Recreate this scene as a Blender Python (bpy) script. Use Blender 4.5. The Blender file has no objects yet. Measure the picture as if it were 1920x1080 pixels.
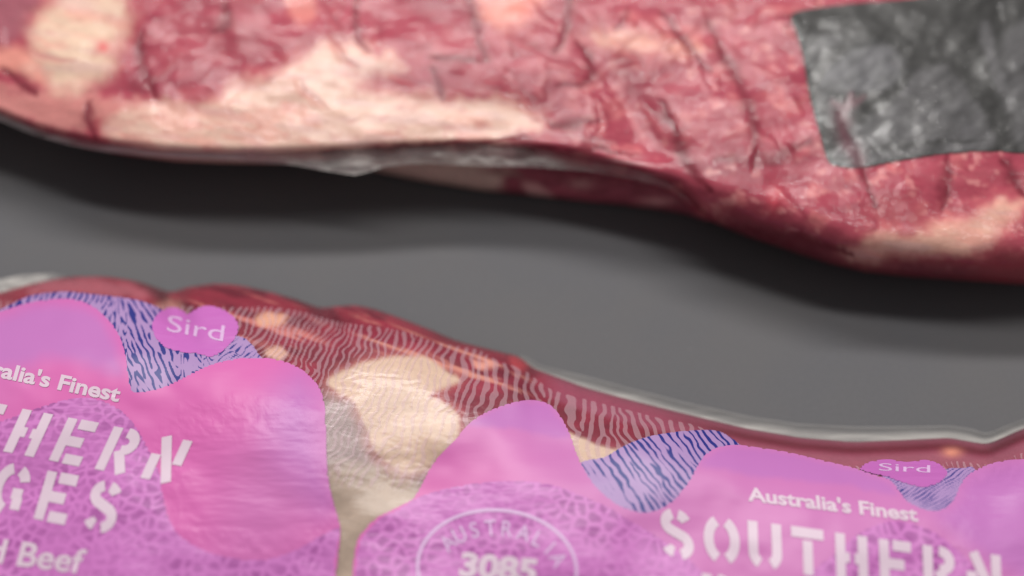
import bpy, math
import numpy as np
from mathutils import Vector
from mathutils.geometry import delaunay_2d_cdt

scene = bpy.context.scene
C = scene.collection
rng = np.random.default_rng(7)

# ------------------------------------------------------------------ camera
TILT = math.radians(25.0)
DIST = 0.36
HALF = 0.625                     # tan of half the horizontal field of view
FPX = 960.0 / HALF
FWD = np.array([0.0, math.sin(TILT), -math.cos(TILT)])
RGT = np.array([1.0, 0.0, 0.0])
UPV = np.array([0.0, math.cos(TILT), math.sin(TILT)])
CAM = -FWD * DIST

cam_d = bpy.data.cameras.new('camera')
cam_d.sensor_width = 36.0
cam_d.lens = 18.0 / HALF
cam_d.clip_start = 0.01
cam_d.clip_end = 50.0
cam = bpy.data.objects.new('camera', cam_d)
cam.location = CAM.tolist()
cam.rotation_euler = (TILT, 0, 0)
C.objects.link(cam)
scene.camera = cam
cam_d.dof.use_dof = True
cam_d.dof.focus_distance = 0.306
cam_d.dof.aperture_fstop = 1.5

# ------------------------------------------------------------------ world and lamps (shop ceiling strips)
world = bpy.data.worlds.new('World')
scene.world = world
world.use_nodes = True
world.node_tree.nodes['Background'].inputs[0].default_value = (1.0, 0.97, 0.95, 1)
world.node_tree.nodes['Background'].inputs[1].default_value = 0.22
scene.view_settings.view_transform = 'Standard'
scene.view_settings.look = 'None'
scene.view_settings.exposure = 0.0
scene.view_settings.gamma = 1.0
scene.view_settings.use_curve_mapping = False

def strip_lamp(name, loc, size, watts, target=(0, 0.02, 0.03), col=(1, 0.97, 0.94)):
    d = bpy.data.lights.new(name, 'AREA')
    d.shape = 'RECTANGLE'; d.size, d.size_y = size
    d.energy = watts; d.color = col
    o = bpy.data.objects.new(name, d)
    o.location = loc
    o.rotation_euler = (Vector(target) - Vector(loc)).to_track_quat('-Z', 'Y').to_euler()
    C.objects.link(o)
    return o

strip_lamp('ceiling_strip_lamp', (0.10, 0.46, 1.60), (1.6, 0.14), 18)
strip_lamp('ceiling_strip_lamp', (-0.05, 1.05, 1.55), (1.6, 0.14), 34)

# ------------------------------------------------------------------ helpers
def lin(*c):
    a = np.array(c, float) / 255.0
    return np.where(a <= 0.04045, a / 12.92, ((a + 0.055) / 1.055) ** 2.4)

def at(u, v, z):
    """Point on the plane of height z that a lens at CAM sees at photo pixel (u, v)."""
    u = np.asarray(u, float); v = np.asarray(v, float); z = np.asarray(z, float)
    a = (u - 960.0) / FPX; b = (540.0 - v) / FPX
    dx = a
    dy = FWD[1] + UPV[1] * b
    dz = FWD[2] + UPV[2] * b
    s = (z - CAM[2]) / dz
    return np.stack([CAM[0] + s * dx, CAM[1] + s * dy, CAM[2] + s * dz], -1)

def sstep(a, b, x):
    t = np.clip((x - a) / (b - a), 0, 1)
    return t * t * (3 - 2 * t)

def curve(pts):
    p = np.array(pts, float)
    x = np.arange(p[0, 0], p[-1, 0] + 1, 4.0)
    y = np.interp(x, p[:, 0], p[:, 1])
    k = np.hanning(13); k /= k.sum()
    y = np.convolve(np.pad(y, 6, mode='edge'), k, 'valid')
    return lambda u: np.interp(u, x, y)

class Noise:
    def __init__(self, seed):
        self.t = np.random.default_rng(seed).random((256, 256)) * 2 - 1
    def base(self, x, y):
        xi = np.floor(x).astype(int); yi = np.floor(y).astype(int)
        fx = x - xi; fy = y - yi
        fx = fx * fx * fx * (fx * (fx * 6 - 15) + 10); fy = fy * fy * fy * (fy * (fy * 6 - 15) + 10)
        t = self.t; a = t[yi & 255, xi & 255]; b = t[yi & 255, (xi + 1) & 255]
        c = t[(yi + 1) & 255, xi & 255]; d = t[(yi + 1) & 255, (xi + 1) & 255]
        return (a * (1 - fx) + b * fx) * (1 - fy) + (c * (1 - fx) + d * fx) * fy
    def fbm(self, x, y, o=4):
        s = 0; a = 1; n = 0
        for i in range(o):
            s = s + a * self.base(x * 2 ** i + 17.3 * i, y * 2 ** i + 9.1 * i); n += a; a *= 0.5
        return s / n
N1, N2, N3, N4, N5 = [Noise(i) for i in (11, 22, 33, 44, 55)]

def smooth_poly(pts, n=6):
    p = np.array(pts, float); m = len(p); out = []
    for i in range(m):
        a, b, c, d = p[i - 1], p[i], p[(i + 1) % m], p[(i + 2) % m]
        for k in range(n):
            t = k / n
            out.append(0.5 * (2 * b + (c - a) * t + (2 * a - 5 * b + 4 * c - d) * t * t + (3 * b - a - 3 * c + d) * t ** 3))
    return np.array(out)

def sdf(P, poly):
    """Signed distance (negative inside) and nearest outline point."""
    shp = P.shape[:-1]; Q = P.reshape(-1, 2)
    best = np.full(len(Q), 1e18); near = np.zeros_like(Q); ins = np.zeros(len(Q), bool)
    m = len(poly)
    for i in range(m):
        a = poly[i]; b = poly[(i + 1) % m]; e = b - a
        L = e @ e
        if L < 1e-12: continue
        w = Q - a
        t = np.clip((w @ e) / L, 0, 1)
        c = a + t[:, None] * e
        d = ((Q - c) ** 2).sum(1)
        k = d < best
        best[k] = d[k]; near[k] = c[k]
        if a[1] != b[1]:
            cond = ((a[1] > Q[:, 1]) != (b[1] > Q[:, 1])) & (Q[:, 0] < (b[0] - a[0]) * (Q[:, 1] - a[1]) / (b[1] - a[1]) + a[0])
            ins ^= cond
    d = np.sqrt(best) * np.where(ins, -1, 1)
    return d.reshape(shp), near.reshape(P.shape)

def blob(U, V, pts, feather=10, warp=8, seed=0.0, fine=0.05):
    """Soft-edged irregular region mask."""
    wu = U + warp * N1.fbm(U * fine + seed, V * fine, 3); wv = V + warp * N2.fbm(U * fine, V * fine + seed, 3)
    poly = smooth_poly(pts)
    out = np.zeros_like(U)
    lo = poly.min(0) - feather * 2 - warp * 2; hi = poly.max(0) + feather * 2 + warp * 2
    k = (U > lo[0]) & (U < hi[0]) & (V > lo[1]) & (V < hi[1])
    if not k.any(): return out
    d, _ = sdf(np.stack([wu[k], wv[k]], -1), poly)
    out[k] = 1 - sstep(-feather, feather, d)
    return out

def line_mask(U, V, pts, w=6, warp=4, seed=0.0):
    wu = U + warp * N3.fbm(U * .04 + seed, V * .04, 3); wv = V + warp * N4.fbm(U * .04, V * .04 + seed, 3)
    p = np.array(pts, float); out = np.zeros_like(U)
    lo = p.min(0) - 4 * w - 2 * warp; hi = p.max(0) + 4 * w + 2 * warp
    k = (U > lo[0]) & (U < hi[0]) & (V > lo[1]) & (V < hi[1])
    Q = np.stack([wu[k], wv[k]], -1); best = np.full(len(Q), 1e9); tt = np.zeros(len(Q))
    n = len(p) - 1
    for i in range(n):
        a, b = p[i], p[i + 1]; e = b - a
        t = np.clip(((Q - a) @ e) / (e @ e), 0, 1)
        d = np.hypot(*(Q - a - t[:, None] * e).T)
        kk = d < best; best[kk] = d[kk]; tt[kk] = (i + t[kk]) / n
    ww = w * (0.35 + 0.65 * np.sin(np.pi * np.clip(tt, 0.03, 0.97)))
    out[k] = np.exp(-(best / ww) ** 2)
    return out

# ------------------------------------------------------------------ materials
def new_mat(name):
    m = bpy.data.materials.new(name); m.use_nodes = True
    nt = m.node_tree; nt.nodes.clear()
    out = nt.nodes.new('ShaderNodeOutputMaterial')
    return m, nt, out

def nd(nt, kind, **inp):
    n = nt.nodes.new(kind)
    for k, v in inp.items():
        if k in n.inputs.keys(): n.inputs[k].default_value = v
        else: setattr(n, k, v)
    return n

def attr(nt, name):
    n = nt.nodes.new('ShaderNodeAttribute'); n.attribute_name = name
    return n

def noise_node(nt, scale, detail=3.0, rough=0.55, vec=None, stretch=None, rot=0.0):
    n = nt.nodes.new('ShaderNodeTexNoise')
    n.inputs['Scale'].default_value = scale; n.inputs['Detail'].default_value = detail
    n.inputs['Roughness'].default_value = rough
    tc = nt.nodes.new('ShaderNodeTexCoord')
    src = tc.outputs['Object']
    if stretch:
        mp = nt.nodes.new('ShaderNodeMapping'); mp.inputs['Scale'].default_value = stretch
        mp.inputs['Rotation'].default_value = (0, 0, rot)
        nt.links.new(src, mp.inputs['Vector']); src = mp.outputs['Vector']
    nt.links.new(src, n.inputs['Vector'])
    return n

def bump(nt, height, strength, dist):
    b = nt.nodes.new('ShaderNodeBump')
    b.inputs['Strength'].default_value = strength; b.inputs['Distance'].default_value = dist
    nt.links.new(height, b.inputs['Height'])
    return b

def ramp(nt, src, a, b, lo=0.0, hi=1.0):
    m = nt.nodes.new('ShaderNodeMapRange')
    m.interpolation_type = 'SMOOTHSTEP'
    m.inputs['From Min'].default_value = a; m.inputs['From Max'].default_value = b
    m.inputs['To Min'].default_value = lo; m.inputs['To Max'].default_value = hi
    nt.links.new(src, m.inputs['Value'])
    return m.outputs['Result']

def mixcol(nt, fac, a, b, mode='MIX'):
    m = nt.nodes.new('ShaderNodeMix'); m.data_type = 'RGBA'; m.blend_type = mode
    for s, x in ((0, fac), (6, a), (7, b)):
        if isinstance(x, (int, float)): m.inputs[s].default_value = x
        elif isinstance(x, (tuple, list, np.ndarray)): m.inputs[s].default_value = tuple(x[:3]) + (1,)
        else: nt.links.new(x, m.inputs[s])
    return m.outputs[2]

def mat_meat(name, rough=0.55, grain=0.2, bmp=0.5):
    m, nt, out = new_mat(name)
    p = nd(nt, 'ShaderNodeBsdfPrincipled')
    p.inputs['Roughness'].default_value = rough
    p.inputs['Specular IOR Level'].default_value = 0.12
    a = attr(nt, 'tint')
    n = noise_node(nt, 420, 5, 0.65)
    f = ramp(nt, n.outputs['Fac'], 0.3, 0.7, 1 - grain, 1 + grain)
    sc = nt.nodes.new('ShaderNodeVectorMath'); sc.operation = 'SCALE'
    nt.links.new(a.outputs['Color'], sc.inputs[0]); nt.links.new(f, sc.inputs['Scale'])
    nt.links.new(sc.outputs[0], p.inputs['Base Color'])
    n2 = noise_node(nt, 160, 4, 0.6)
    b = bump(nt, n2.outputs['Fac'], bmp, 0.002)
    nt.links.new(b.outputs[0], p.inputs['Normal'])
    nt.links.new(p.outputs[0], out.inputs[0])
    return m

def mat_film(name, rough=0.22, bstr=0.6, scale=120, stretch=(1, 1, 1), ink=None, haze=0.05, gain=1.0):
    """Clear bag film: lets the meat through, fresnel gloss on top, optional printed ink from an attribute."""
    m, nt, out = new_mat(name)
    tr = nd(nt, 'ShaderNodeBsdfTransparent'); tr.inputs[0].default_value = (0.97, 0.965, 0.96, 1)
    gl = nd(nt, 'ShaderNodeBsdfGlossy'); gl.inputs['Roughness'].default_value = rough
    gl.inputs[0].default_value = (1, 1, 1, 1)
    n = noise_node(nt, scale, 5, 0.6, stretch=stretch)
    b = bump(nt, n.outputs['Fac'], bstr, 0.004)
    nt.links.new(b.outputs[0], gl.inputs['Normal'])
    fr = nd(nt, 'ShaderNodeFresnel'); fr.inputs['IOR'].default_value = 1.5
    nt.links.new(b.outputs[0], fr.inputs['Normal'])
    g = nt.nodes.new('ShaderNodeMath'); g.operation = 'MULTIPLY'; g.use_clamp = True
    nt.links.new(fr.outputs[0], g.inputs[0]); g.inputs[1].default_value = gain
    df = nd(nt, 'ShaderNodeBsdfDiffuse'); df.inputs[0].default_value = (0.75, 0.73, 0.73, 1)
    base = nd(nt, 'ShaderNodeMixShader')
    nt.links.new(tr.outputs[0], base.inputs[1])
    if ink:
        a = attr(nt, 'ink')
        f = ramp(nt, a.outputs['Fac'], 0.42, 0.62, haze, ink[0])
        df.inputs[0].default_value = tuple(ink[1]) + (1,)
        nt.links.new(f, base.inputs[0])
    else:
        base.inputs[0].default_value = haze
    nt.links.new(df.outputs[0], base.inputs[2])
    mx = nd(nt, 'ShaderNodeMixShader')
    nt.links.new(g.outputs[0], mx.inputs[0]); nt.links.new(base.outputs[0], mx.inputs[1]); nt.links.new(gl.outputs[0], mx.inputs[2])
    nt.links.new(mx.outputs[0], out.inputs[0])
    return m

def mat_seam(name, opac=0.55, col=(0.42, 0.40, 0.39)):
    """Doubled, sealed bag edge: milky where the layers part."""
    m, nt, out = new_mat(name)
    tr = nd(nt, 'ShaderNodeBsdfTransparent')
    p = nd(nt, 'ShaderNodeBsdfPrincipled'); p.inputs['Base Color'].default_value = col + (1,)
    p.inputs['Roughness'].default_value = 0.3; p.inputs['Specular IOR Level'].default_value = 0.35
    n = noise_node(nt, 90, 4, 0.6, stretch=(0.35, 1.6, 1))
    b = bump(nt, n.outputs['Fac'], 0.5, 0.003); nt.links.new(b.outputs[0], p.inputs['Normal'])
    a = attr(nt, 'milk')
    mx = nd(nt, 'ShaderNodeMixShader')
    nt.links.new(a.outputs['Fac'], mx.inputs[0]); nt.links.new(tr.outputs[0], mx.inputs[1]); nt.links.new(p.outputs[0], mx.inputs[2])
    nt.links.new(mx.outputs[0], out.inputs[0])
    return m

def mat_print(name, colA, colB, rough=0.38, bstr=0.35, nscale=9, detail=1.5, lo=0.35, hi=0.65, spec=0.28, third=None):
    """Ink on the bag film: two close inks blending over large soft areas, lightly creased gloss."""
    m, nt, out = new_mat(name)
    p = nd(nt, 'ShaderNodeBsdfPrincipled'); p.inputs['Roughness'].default_value = rough
    p.inputs['Specular IOR Level'].default_value = spec
    n = noise_node(nt, nscale, detail, 0.5)
    col = mixcol(nt, ramp(nt, n.outputs['Fac'], lo, hi), colA, colB)
    if third is not None: col = mixcol(nt, attr(nt, 'lav').outputs['Fac'], col, third)
    nt.links.new(col, p.inputs['Base Color'])
    n2 = noise_node(nt, 26, 4, 0.6, stretch=(0.5, 2.2, 1), rot=-0.18)
    hgt = n2.outputs['Fac']
    if third is not None:
        mu = nt.nodes.new('ShaderNodeMath'); mu.operation = 'MULTIPLY'
        nt.links.new(hgt, mu.inputs[0]); nt.links.new(attr(nt, 'slack').outputs['Fac'], mu.inputs[1]); hgt = mu.outputs[0]
    b = bump(nt, hgt, bstr, 0.006)
    nt.links.new(b.outputs[0], p.inputs['Normal'])
    nt.links.new(p.outputs[0], out.inputs[0])
    return m

def mat_cells(name, dark, light, scale=232):
    m, nt, out = new_mat(name)
    p = nd(nt, 'ShaderNodeBsdfPrincipled'); p.inputs['Roughness'].default_value = 0.4
    p.inputs['Specular IOR Level'].default_value = 0.35
    nw = noise_node(nt, 120, 2, 0.5)
    tc = nt.nodes.new('ShaderNodeTexCoord')
    mp = nt.nodes.new('ShaderNodeVectorMath'); mp.operation = 'MULTIPLY_ADD'
    nt.links.new(nw.outputs['Color'], mp.inputs[0]); mp.inputs[1].default_value = (.005, .005, 0)
    nt.links.new(tc.outputs['Object'], mp.inputs[2])
    fl = nt.nodes.new('ShaderNodeMapping'); fl.inputs['Scale'].default_value = (1, 1.15, 0.0); fl.inputs['Rotation'].default_value = (0, 0, 0.5)
    nt.links.new(mp.outputs[0], fl.inputs['Vector'])
    v = nt.nodes.new('ShaderNodeTexVoronoi'); v.feature = 'DISTANCE_TO_EDGE'; v.voronoi_dimensions = '2D'
    v.inputs['Scale'].default_value = scale; v.inputs['Randomness'].default_value = 0.95
    nt.links.new(fl.outputs[0], v.inputs['Vector'])
    edge = ramp(nt, v.outputs['Distance'], 0.07, 0.26)
    nb = noise_node(nt, 55, 3, 0.6)
    keep = ramp(nt, nb.outputs['Fac'], 0.36, 0.62, 0.25, 1.0)
    mu = nt.nodes.new('ShaderNodeMath'); mu.operation = 'MULTIPLY'
    nt.links.new(edge, mu.inputs[0]); nt.links.new(keep, mu.inputs[1])
    col = mixcol(nt, mu.outputs[0], light, dark)
    nt.links.new(col, p.inputs['Base Color'])
    n2 = noise_node(nt, 40, 4, 0.6, stretch=(0.5, 1.6, 1), rot=-0.4)
    b = bump(nt, n2.outputs['Fac'], 0.35, 0.005); nt.links.new(b.outputs[0], p.inputs['Normal'])
    nt.links.new(p.outputs[0], out.inputs[0])
    return m

def mat_worm(name, ground, line):
    m, nt, out = new_mat(name)
    p = nd(nt, 'ShaderNodeBsdfPrincipled'); p.inputs['Roughness'].default_value = 0.4
    p.inputs['Specular IOR Level'].default_value = 0.35
    a = attr(nt, 'ink')
    col = mixcol(nt, ramp(nt, a.outputs['Fac'], 0.42, 0.6), ground, line)
    nt.links.new(col, p.inputs['Base Color'])
    nt.links.new(p.outputs[0], out.inputs[0])
    return m

def mat_plain(name, col, rough=0.45, spec=0.3):
    m, nt, out = new_mat(name)
    p = nd(nt, 'ShaderNodeBsdfPrincipled'); p.inputs['Roughness'].default_value = rough
    p.inputs['Specular IOR Level'].default_value = spec
    n = noise_node(nt, 60, 3, 0.5)
    c = mixcol(nt, ramp(nt, n.outputs['Fac'], 0.3, 0.7), tuple(np.array(col) * 0.93), col)
    nt.links.new(c, p.inputs['Base Color'])
    nt.links.new(p.outputs[0], out.inputs[0])
    return m

# ------------------------------------------------------------------ mesh makers
def link(name, verts, faces, mat, parent=None, attrs=None, smooth=True):
    me = bpy.data.meshes.new(name)
    verts = np.asarray(verts, np.float64).reshape(-1, 3)
    me.from_pydata(verts.tolist(), [], faces.tolist() if hasattr(faces, 'tolist') else faces)
    if smooth:
        me.polygons.foreach_set('use_smooth', np.ones(len(me.polygons), bool))
    attrs = dict(attrs or {}); nrm = attrs.pop('normal', None)
    if nrm is not None: me.normals_split_custom_set_from_vertices(nrm.tolist())
    for k, v in attrs.items():
        v = np.asarray(v)
        if v.ndim == 2:
            a = me.color_attributes.new(k, 'FLOAT_COLOR', 'POINT')
            a.data.foreach_set('color', np.c_[v, np.ones(len(v))].astype(np.float32).ravel())
        else:
            a = me.attributes.new(k, 'FLOAT', 'POINT')
            a.data.foreach_set('value', v.astype(np.float32))
    me.materials.append(mat)
    me.update()
    o = bpy.data.objects.new(name, me); C.objects.link(o)
    if parent: o.parent = parent
    return o

def grid_faces(nr, nc):
    i = np.arange(nr * nc).reshape(nr, nc)
    # winding that faces up when rows run towards the viewer
    return np.stack([i[:-1, :-1], i[1:, :-1], i[1:, 1:], i[:-1, 1:]], -1).reshape(-1, 4)

def vert_normals(V, F):
    n = np.cross(V[F[:, 2]] - V[F[:, 0]], V[F[:, 3]] - V[F[:, 1]])
    out = np.zeros_like(V)
    for k in range(4): np.add.at(out, F[:, k], n)
    return out / np.maximum(np.linalg.norm(out, axis=1), 1e-15)[:, None]

def sub_mesh(verts, faces, keep, attrs):
    f = faces[keep]
    used, inv = np.unique(f, return_inverse=True)
    return verts[used], inv.reshape(f.shape), {k: v[used] for k, v in attrs.items()}

def empty(name, loc, label, cat, group=None):
    o = bpy.data.objects.new(name, None); C.objects.link(o)
    o.location = loc; o['label'] = label; o['category'] = cat
    o.empty_display_size = 0.02
    if group: o['group'] = group
    return o

def patch(name, pts, surf, lift, mat, parent, step=4.0, attrs=None, smooth_n=5, raw=False):
    poly = np.array(pts, float) if raw else smooth_poly(pts, smooth_n)
    lo = poly.min(0) - step; hi = poly.max(0) + step
    us = np.arange(lo[0], hi[0] + step, step); vs = np.arange(lo[1], hi[1] + step, step)
    U, V = np.meshgrid(us, vs)
    P = np.stack([U, V], -1)
    d, near = sdf(P, poly)
    c = 0.25 * (d[:-1, :-1] + d[1:, :-1] + d[1:, 1:] + d[:-1, 1:])
    F = grid_faces(*U.shape)
    keep = (c < 0).ravel()
    used = np.zeros(U.size, bool); used[F[keep].ravel()] = True
    used = used.reshape(U.shape)
    snap = used & (d > -0.3 * step)
    P[snap] = near[snap]
    U, V = P[..., 0], P[..., 1]
    vert = at(U, V, surf(U, V) + lift).reshape(-1, 3)
    at_ = {k: f(U, V).reshape(-1) if f(U, V).ndim == 2 else f(U, V).reshape(-1, 3) for k, f in (attrs or {}).items()}
    vv, ff, aa = sub_mesh(vert, F, keep, at_)
    return link(name, vv, ff, mat, parent, aa)

def poly_mesh_cdt(outlines, step):
    """Triangulate flat outlines (list of Nx2 rings, first outer, rest holes) with interior points."""
    vs, es = [], []
    for r in outlines:
        r = np.asarray(r, float); dense = []
        for i in range(len(r)):
            a, b = r[i], r[(i + 1) % len(r)]
            n = max(1, int(np.hypot(*(b - a)) / step))
            for k in range(n): dense.append(a + (b - a) * k / n)
        s = len(vs)
        vs += [Vector((float(x), float(y))) for x, y in dense]
        es += [(s + i, s + (i + 1) % len(dense)) for i in range(len(dense))]
    r = delaunay_2d_cdt(vs, es, [], 2, 1e-4)
    return np.array([[p.x, p.y] for p in r[0]]), [list(f) for f in r[2]]

def join(parts):
    vs, fs, n = [], [], 0
    for v, f in parts:
        vs.append(v); fs += [[i + n for i in q] for q in f]; n += len(v)
    return np.concatenate(vs), fs

def ribbon(pts, w, cap=0.0):
    """Flat stroke of width w along a polyline, as quads."""
    p = np.array(pts, float)
    t = np.gradient(p, axis=0); t /= np.linalg.norm(t, axis=1)[:, None]
    n = np.c_[-t[:, 1], t[:, 0]] * w / 2
    k = len(p)
    return np.concatenate([p + n, p - n]), [[i, i + 1, k + i + 1, k + i] for i in range(k - 1)]

def seg(a, b, n=5):
    return [(a[0] + (b[0] - a[0]) * i / n, a[1] + (b[1] - a[1]) * i / n) for i in range(n + 1)]

def arc(cx, cy, rx, ry, a0, a1, n=12):
    return [(cx + rx * math.cos(math.radians(a0 + (a1 - a0) * i / n)), cy + ry * math.sin(math.radians(a0 + (a1 - a0) * i / n))) for i in range(n + 1)]

W = 0.225   # stroke of the stencil capitals, cap height 1, glyph width about 0.75
def glyph(ch):
    S = {
        'H': [seg((.12, 0), (.12, 1)), seg((.63, 0), (.63, 1)), seg((.2, .5), (.33, .5), 2), seg((.44, .5), (.6, .5), 2)],
        'E': [seg((.12, 0), (.12, 1)), seg((.32, .9), (.74, .9)), seg((.2, .5), (.58, .5)), seg((.32, .1), (.74, .1))],
        'R': [seg((.12, 0), (.12, 1)), arc(.40, .71, .22, .20, 95, -95), seg((.36, .5), (.62, 0))],
        'N': [seg((.12, 0), (.12, .58)), seg((.17, 1), (.62, 0)), seg((.68, .42), (.68, 1))],
        'S': [arc(.36, .72, .24, .19, 20, 78, 5), arc(.36, .73, .24, .19, 110, 232, 8) + arc(.40, .27, .24, .21, 60, -75, 10), arc(.38, .27, .25, .18, 200, 250, 5)],
        'O': [arc(.40, .5, .30, .42, 112, 248), arc(.40, .5, .30, .42, 68, -68)],
        'U': [seg((.12, 1), (.12, .42)) + arc(.38, .36, .26, .27, 180, 242, 8), seg((.66, 1), (.66, .42)) + arc(.40, .36, .26, .27, 0, -62, 8)],
        'T': [seg((.0, .9), (.74, .9)), seg((.37, 0), (.37, .74))],
        'A': [seg((.06, 0), (.32, 1)), seg((.68, 0), (.46, .86)), seg((.3, .3), (.5, .3), 2)],
        'G': [arc(.40, .5, .29, .42, 100, 262), arc(.40, .66, .28, .26, 65, 5, 6), seg((.46, .42), (.70, .42), 3), seg((.62, .36), (.62, .1), 3)],
    }[ch]
    return join([ribbon(s, W) for s in S])

def stencil_word(word, org, xv, yv, adv, start=0):
    parts = []
    for i, ch in enumerate(word):
        v, f = glyph(ch)
        x = v[:, 0] + (start + i) * adv; y = v[:, 1]
        q = np.array(org) + x[:, None] * np.array(xv) + y[:, None] * np.array(yv)
        parts.append((q, f))
    return join(parts)

def font_word(text, offset=0.0, spacing=1.0):
    cu = bpy.data.curves.new('lettering', 'FONT'); cu.body = text
    cu.offset = offset; cu.resolution_u = 4; cu.space_character = spacing
    o = bpy.data.objects.new('lettering', cu); C.objects.link(o)
    dg = bpy.context.evaluated_depsgraph_get(); dg.update()
    me = o.evaluated_get(dg).to_mesh()
    v = np.array([[p.co.x, p.co.y] for p in me.vertices]); f = [list(p.vertices) for p in me.polygons]
    o.evaluated_get(dg).to_mesh_clear()
    bpy.data.objects.remove(o); bpy.data.curves.remove(cu)
    return v, f

def place_print(name, v, f, surf, lift, mat, parent):
    p = at(v[:, 0], v[:, 1], surf(v[:, 0], v[:, 1]) + lift)
    # keep every face turned up
    ff = []
    for q in f:
        a, b, c = p[q[0]], p[q[1]], p[q[2]]
        ff.append(q if np.cross(b - a, c - a)[2] > 0 else q[::-1])
    return link(name, p, ff, mat, parent)

# ------------------------------------------------------------------ counter
def counter():
    m, nt, out = new_mat('matt grey counter')
    p = nd(nt, 'ShaderNodeBsdfPrincipled'); p.inputs['Roughness'].default_value = 0.75
    p.inputs['Specular IOR Level'].default_value = 0.2
    n = noise_node(nt, 900, 3, 0.7); n2 = noise_node(nt, 14, 4, 0.6)
    c = mixcol(nt, ramp(nt, n.outputs['Fac'], 0.3, 0.7), lin(83, 83, 86), lin(90, 90, 93))
    c = mixcol(nt, ramp(nt, n2.outputs['Fac'], 0.35, 0.7, 0, 0.35), c, lin(92, 90, 90))
    n3 = noise_node(nt, 260, 1, 0.5)
    c = mixcol(nt, ramp(nt, n3.outputs['Fac'], 0.77, 0.80, 0, 0.3), c, lin(120, 118, 118))
    nt.links.new(c, p.inputs['Base Color'])
    b = bump(nt, n.outputs['Fac'], 0.25, 0.0004); nt.links.new(b.outputs[0], p.inputs['Normal'])
    nt.links.new(p.outputs[0], out.inputs[0])
    x0, x1, y0, y1, t = -0.9, 0.9, -0.6, 0.8, 0.03
    v = [(x0, y0, 0), (x1, y0, 0), (x1, y1, 0), (x0, y1, 0), (x0, y0, -t), (x1, y0, -t), (x1, y1, -t), (x0, y1, -t)]
    f = [[0, 1, 2, 3], [7, 6, 5, 4], [0, 4, 5, 1], [1, 5, 6, 2], [2, 6, 7, 3], [3, 7, 4, 0]]
    o = link('counter', v, f, m, smooth=False)
    o['kind'] = 'structure'; o['label'] = 'matt dark grey counter surface under both packs'
counter()

# ------------------------------------------------------------------ lower pack
LOW = empty('beef_pack', (0, 0, 0), 'vacuum packed beef in printed pink and purple bag, nearer of the two packs', 'packaged meat', 'vacuum packed beef cuts on the counter')
UP = empty('beef_pack', (0, 0, 0), 'thick vacuum packed beef in clear bag with black label, behind the pink bag', 'packaged meat', 'vacuum packed beef cuts on the counter')

topL = curve([(-420, 760), (-300, 640), (-150, 565), (0, 548), (60, 531), (130, 518), (200, 518), (260, 527), (300, 541), (320, 550), (345, 539), (400, 531), (440, 533),
              (500, 545), (560, 562), (600, 578), (622, 575), (660, 571), (700, 578), (740, 592), (800, 615), (860, 640), (920, 655), (975, 668),
              (1000, 690), (1100, 727), (1200, 754), (1300, 779), (1400, 803), (1500, 820), (1600, 828), (1700, 824), (1780, 820), (1850, 833), (1880, 820), (1920, 802), (2000, 790), (2150, 820), (2300, 950), (2380, 1080)])

def h_low(U, V):
    U = np.asarray(U, float); V = np.asarray(V, float)
    d = V - topL(U)
    edge = 0.006
    t = np.clip(d / 230.0, 0, 1)
    h = edge + 0.030 * np.sqrt(np.clip(1 - (1 - t) ** 2, 0, 1))
    # front of the pack, past the picture, and its two ends
    tf = np.clip((1420 - V) / 300.0, 0, 1); h = h * np.sqrt(1 - (1 - tf) ** 2)
    te = np.clip(np.minimum(U + 420, 2380 - U) / 260.0, 0, 1); h = h * np.sqrt(1 - (1 - te) ** 2)
    # lumps in the cut and the pinch between two muscles
    h = h * (1 + 0.10 * N1.fbm(U / 260.0, V / 200.0, 2))
    for cu, cv, w, L, a in ((322, 555, 24, 70, .006), (612, 580, 18, 45, .004), (990, 690, 30, 60, .003)):
        h = h - a * np.exp(-((U - cu - 0.35 * (V - cv)) / w) ** 2 - ((V - cv) / L) ** 2)
    h = h + 0.0005 * N2.fbm(U / 80.0, V / 60.0, 2) * np.clip(d / 40, 0, 1)
    h = h + 0.0022 * N4.fbm(U / 70.0, V / 60.0, 2) * np.exp(-((d - 25) / 30.0) ** 2) * (1 - sstep(950, 1050, U))
    return np.maximum(h, 0.0015)

def film_low(U, V):
    return h_low(U, V) + 0.0006

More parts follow.
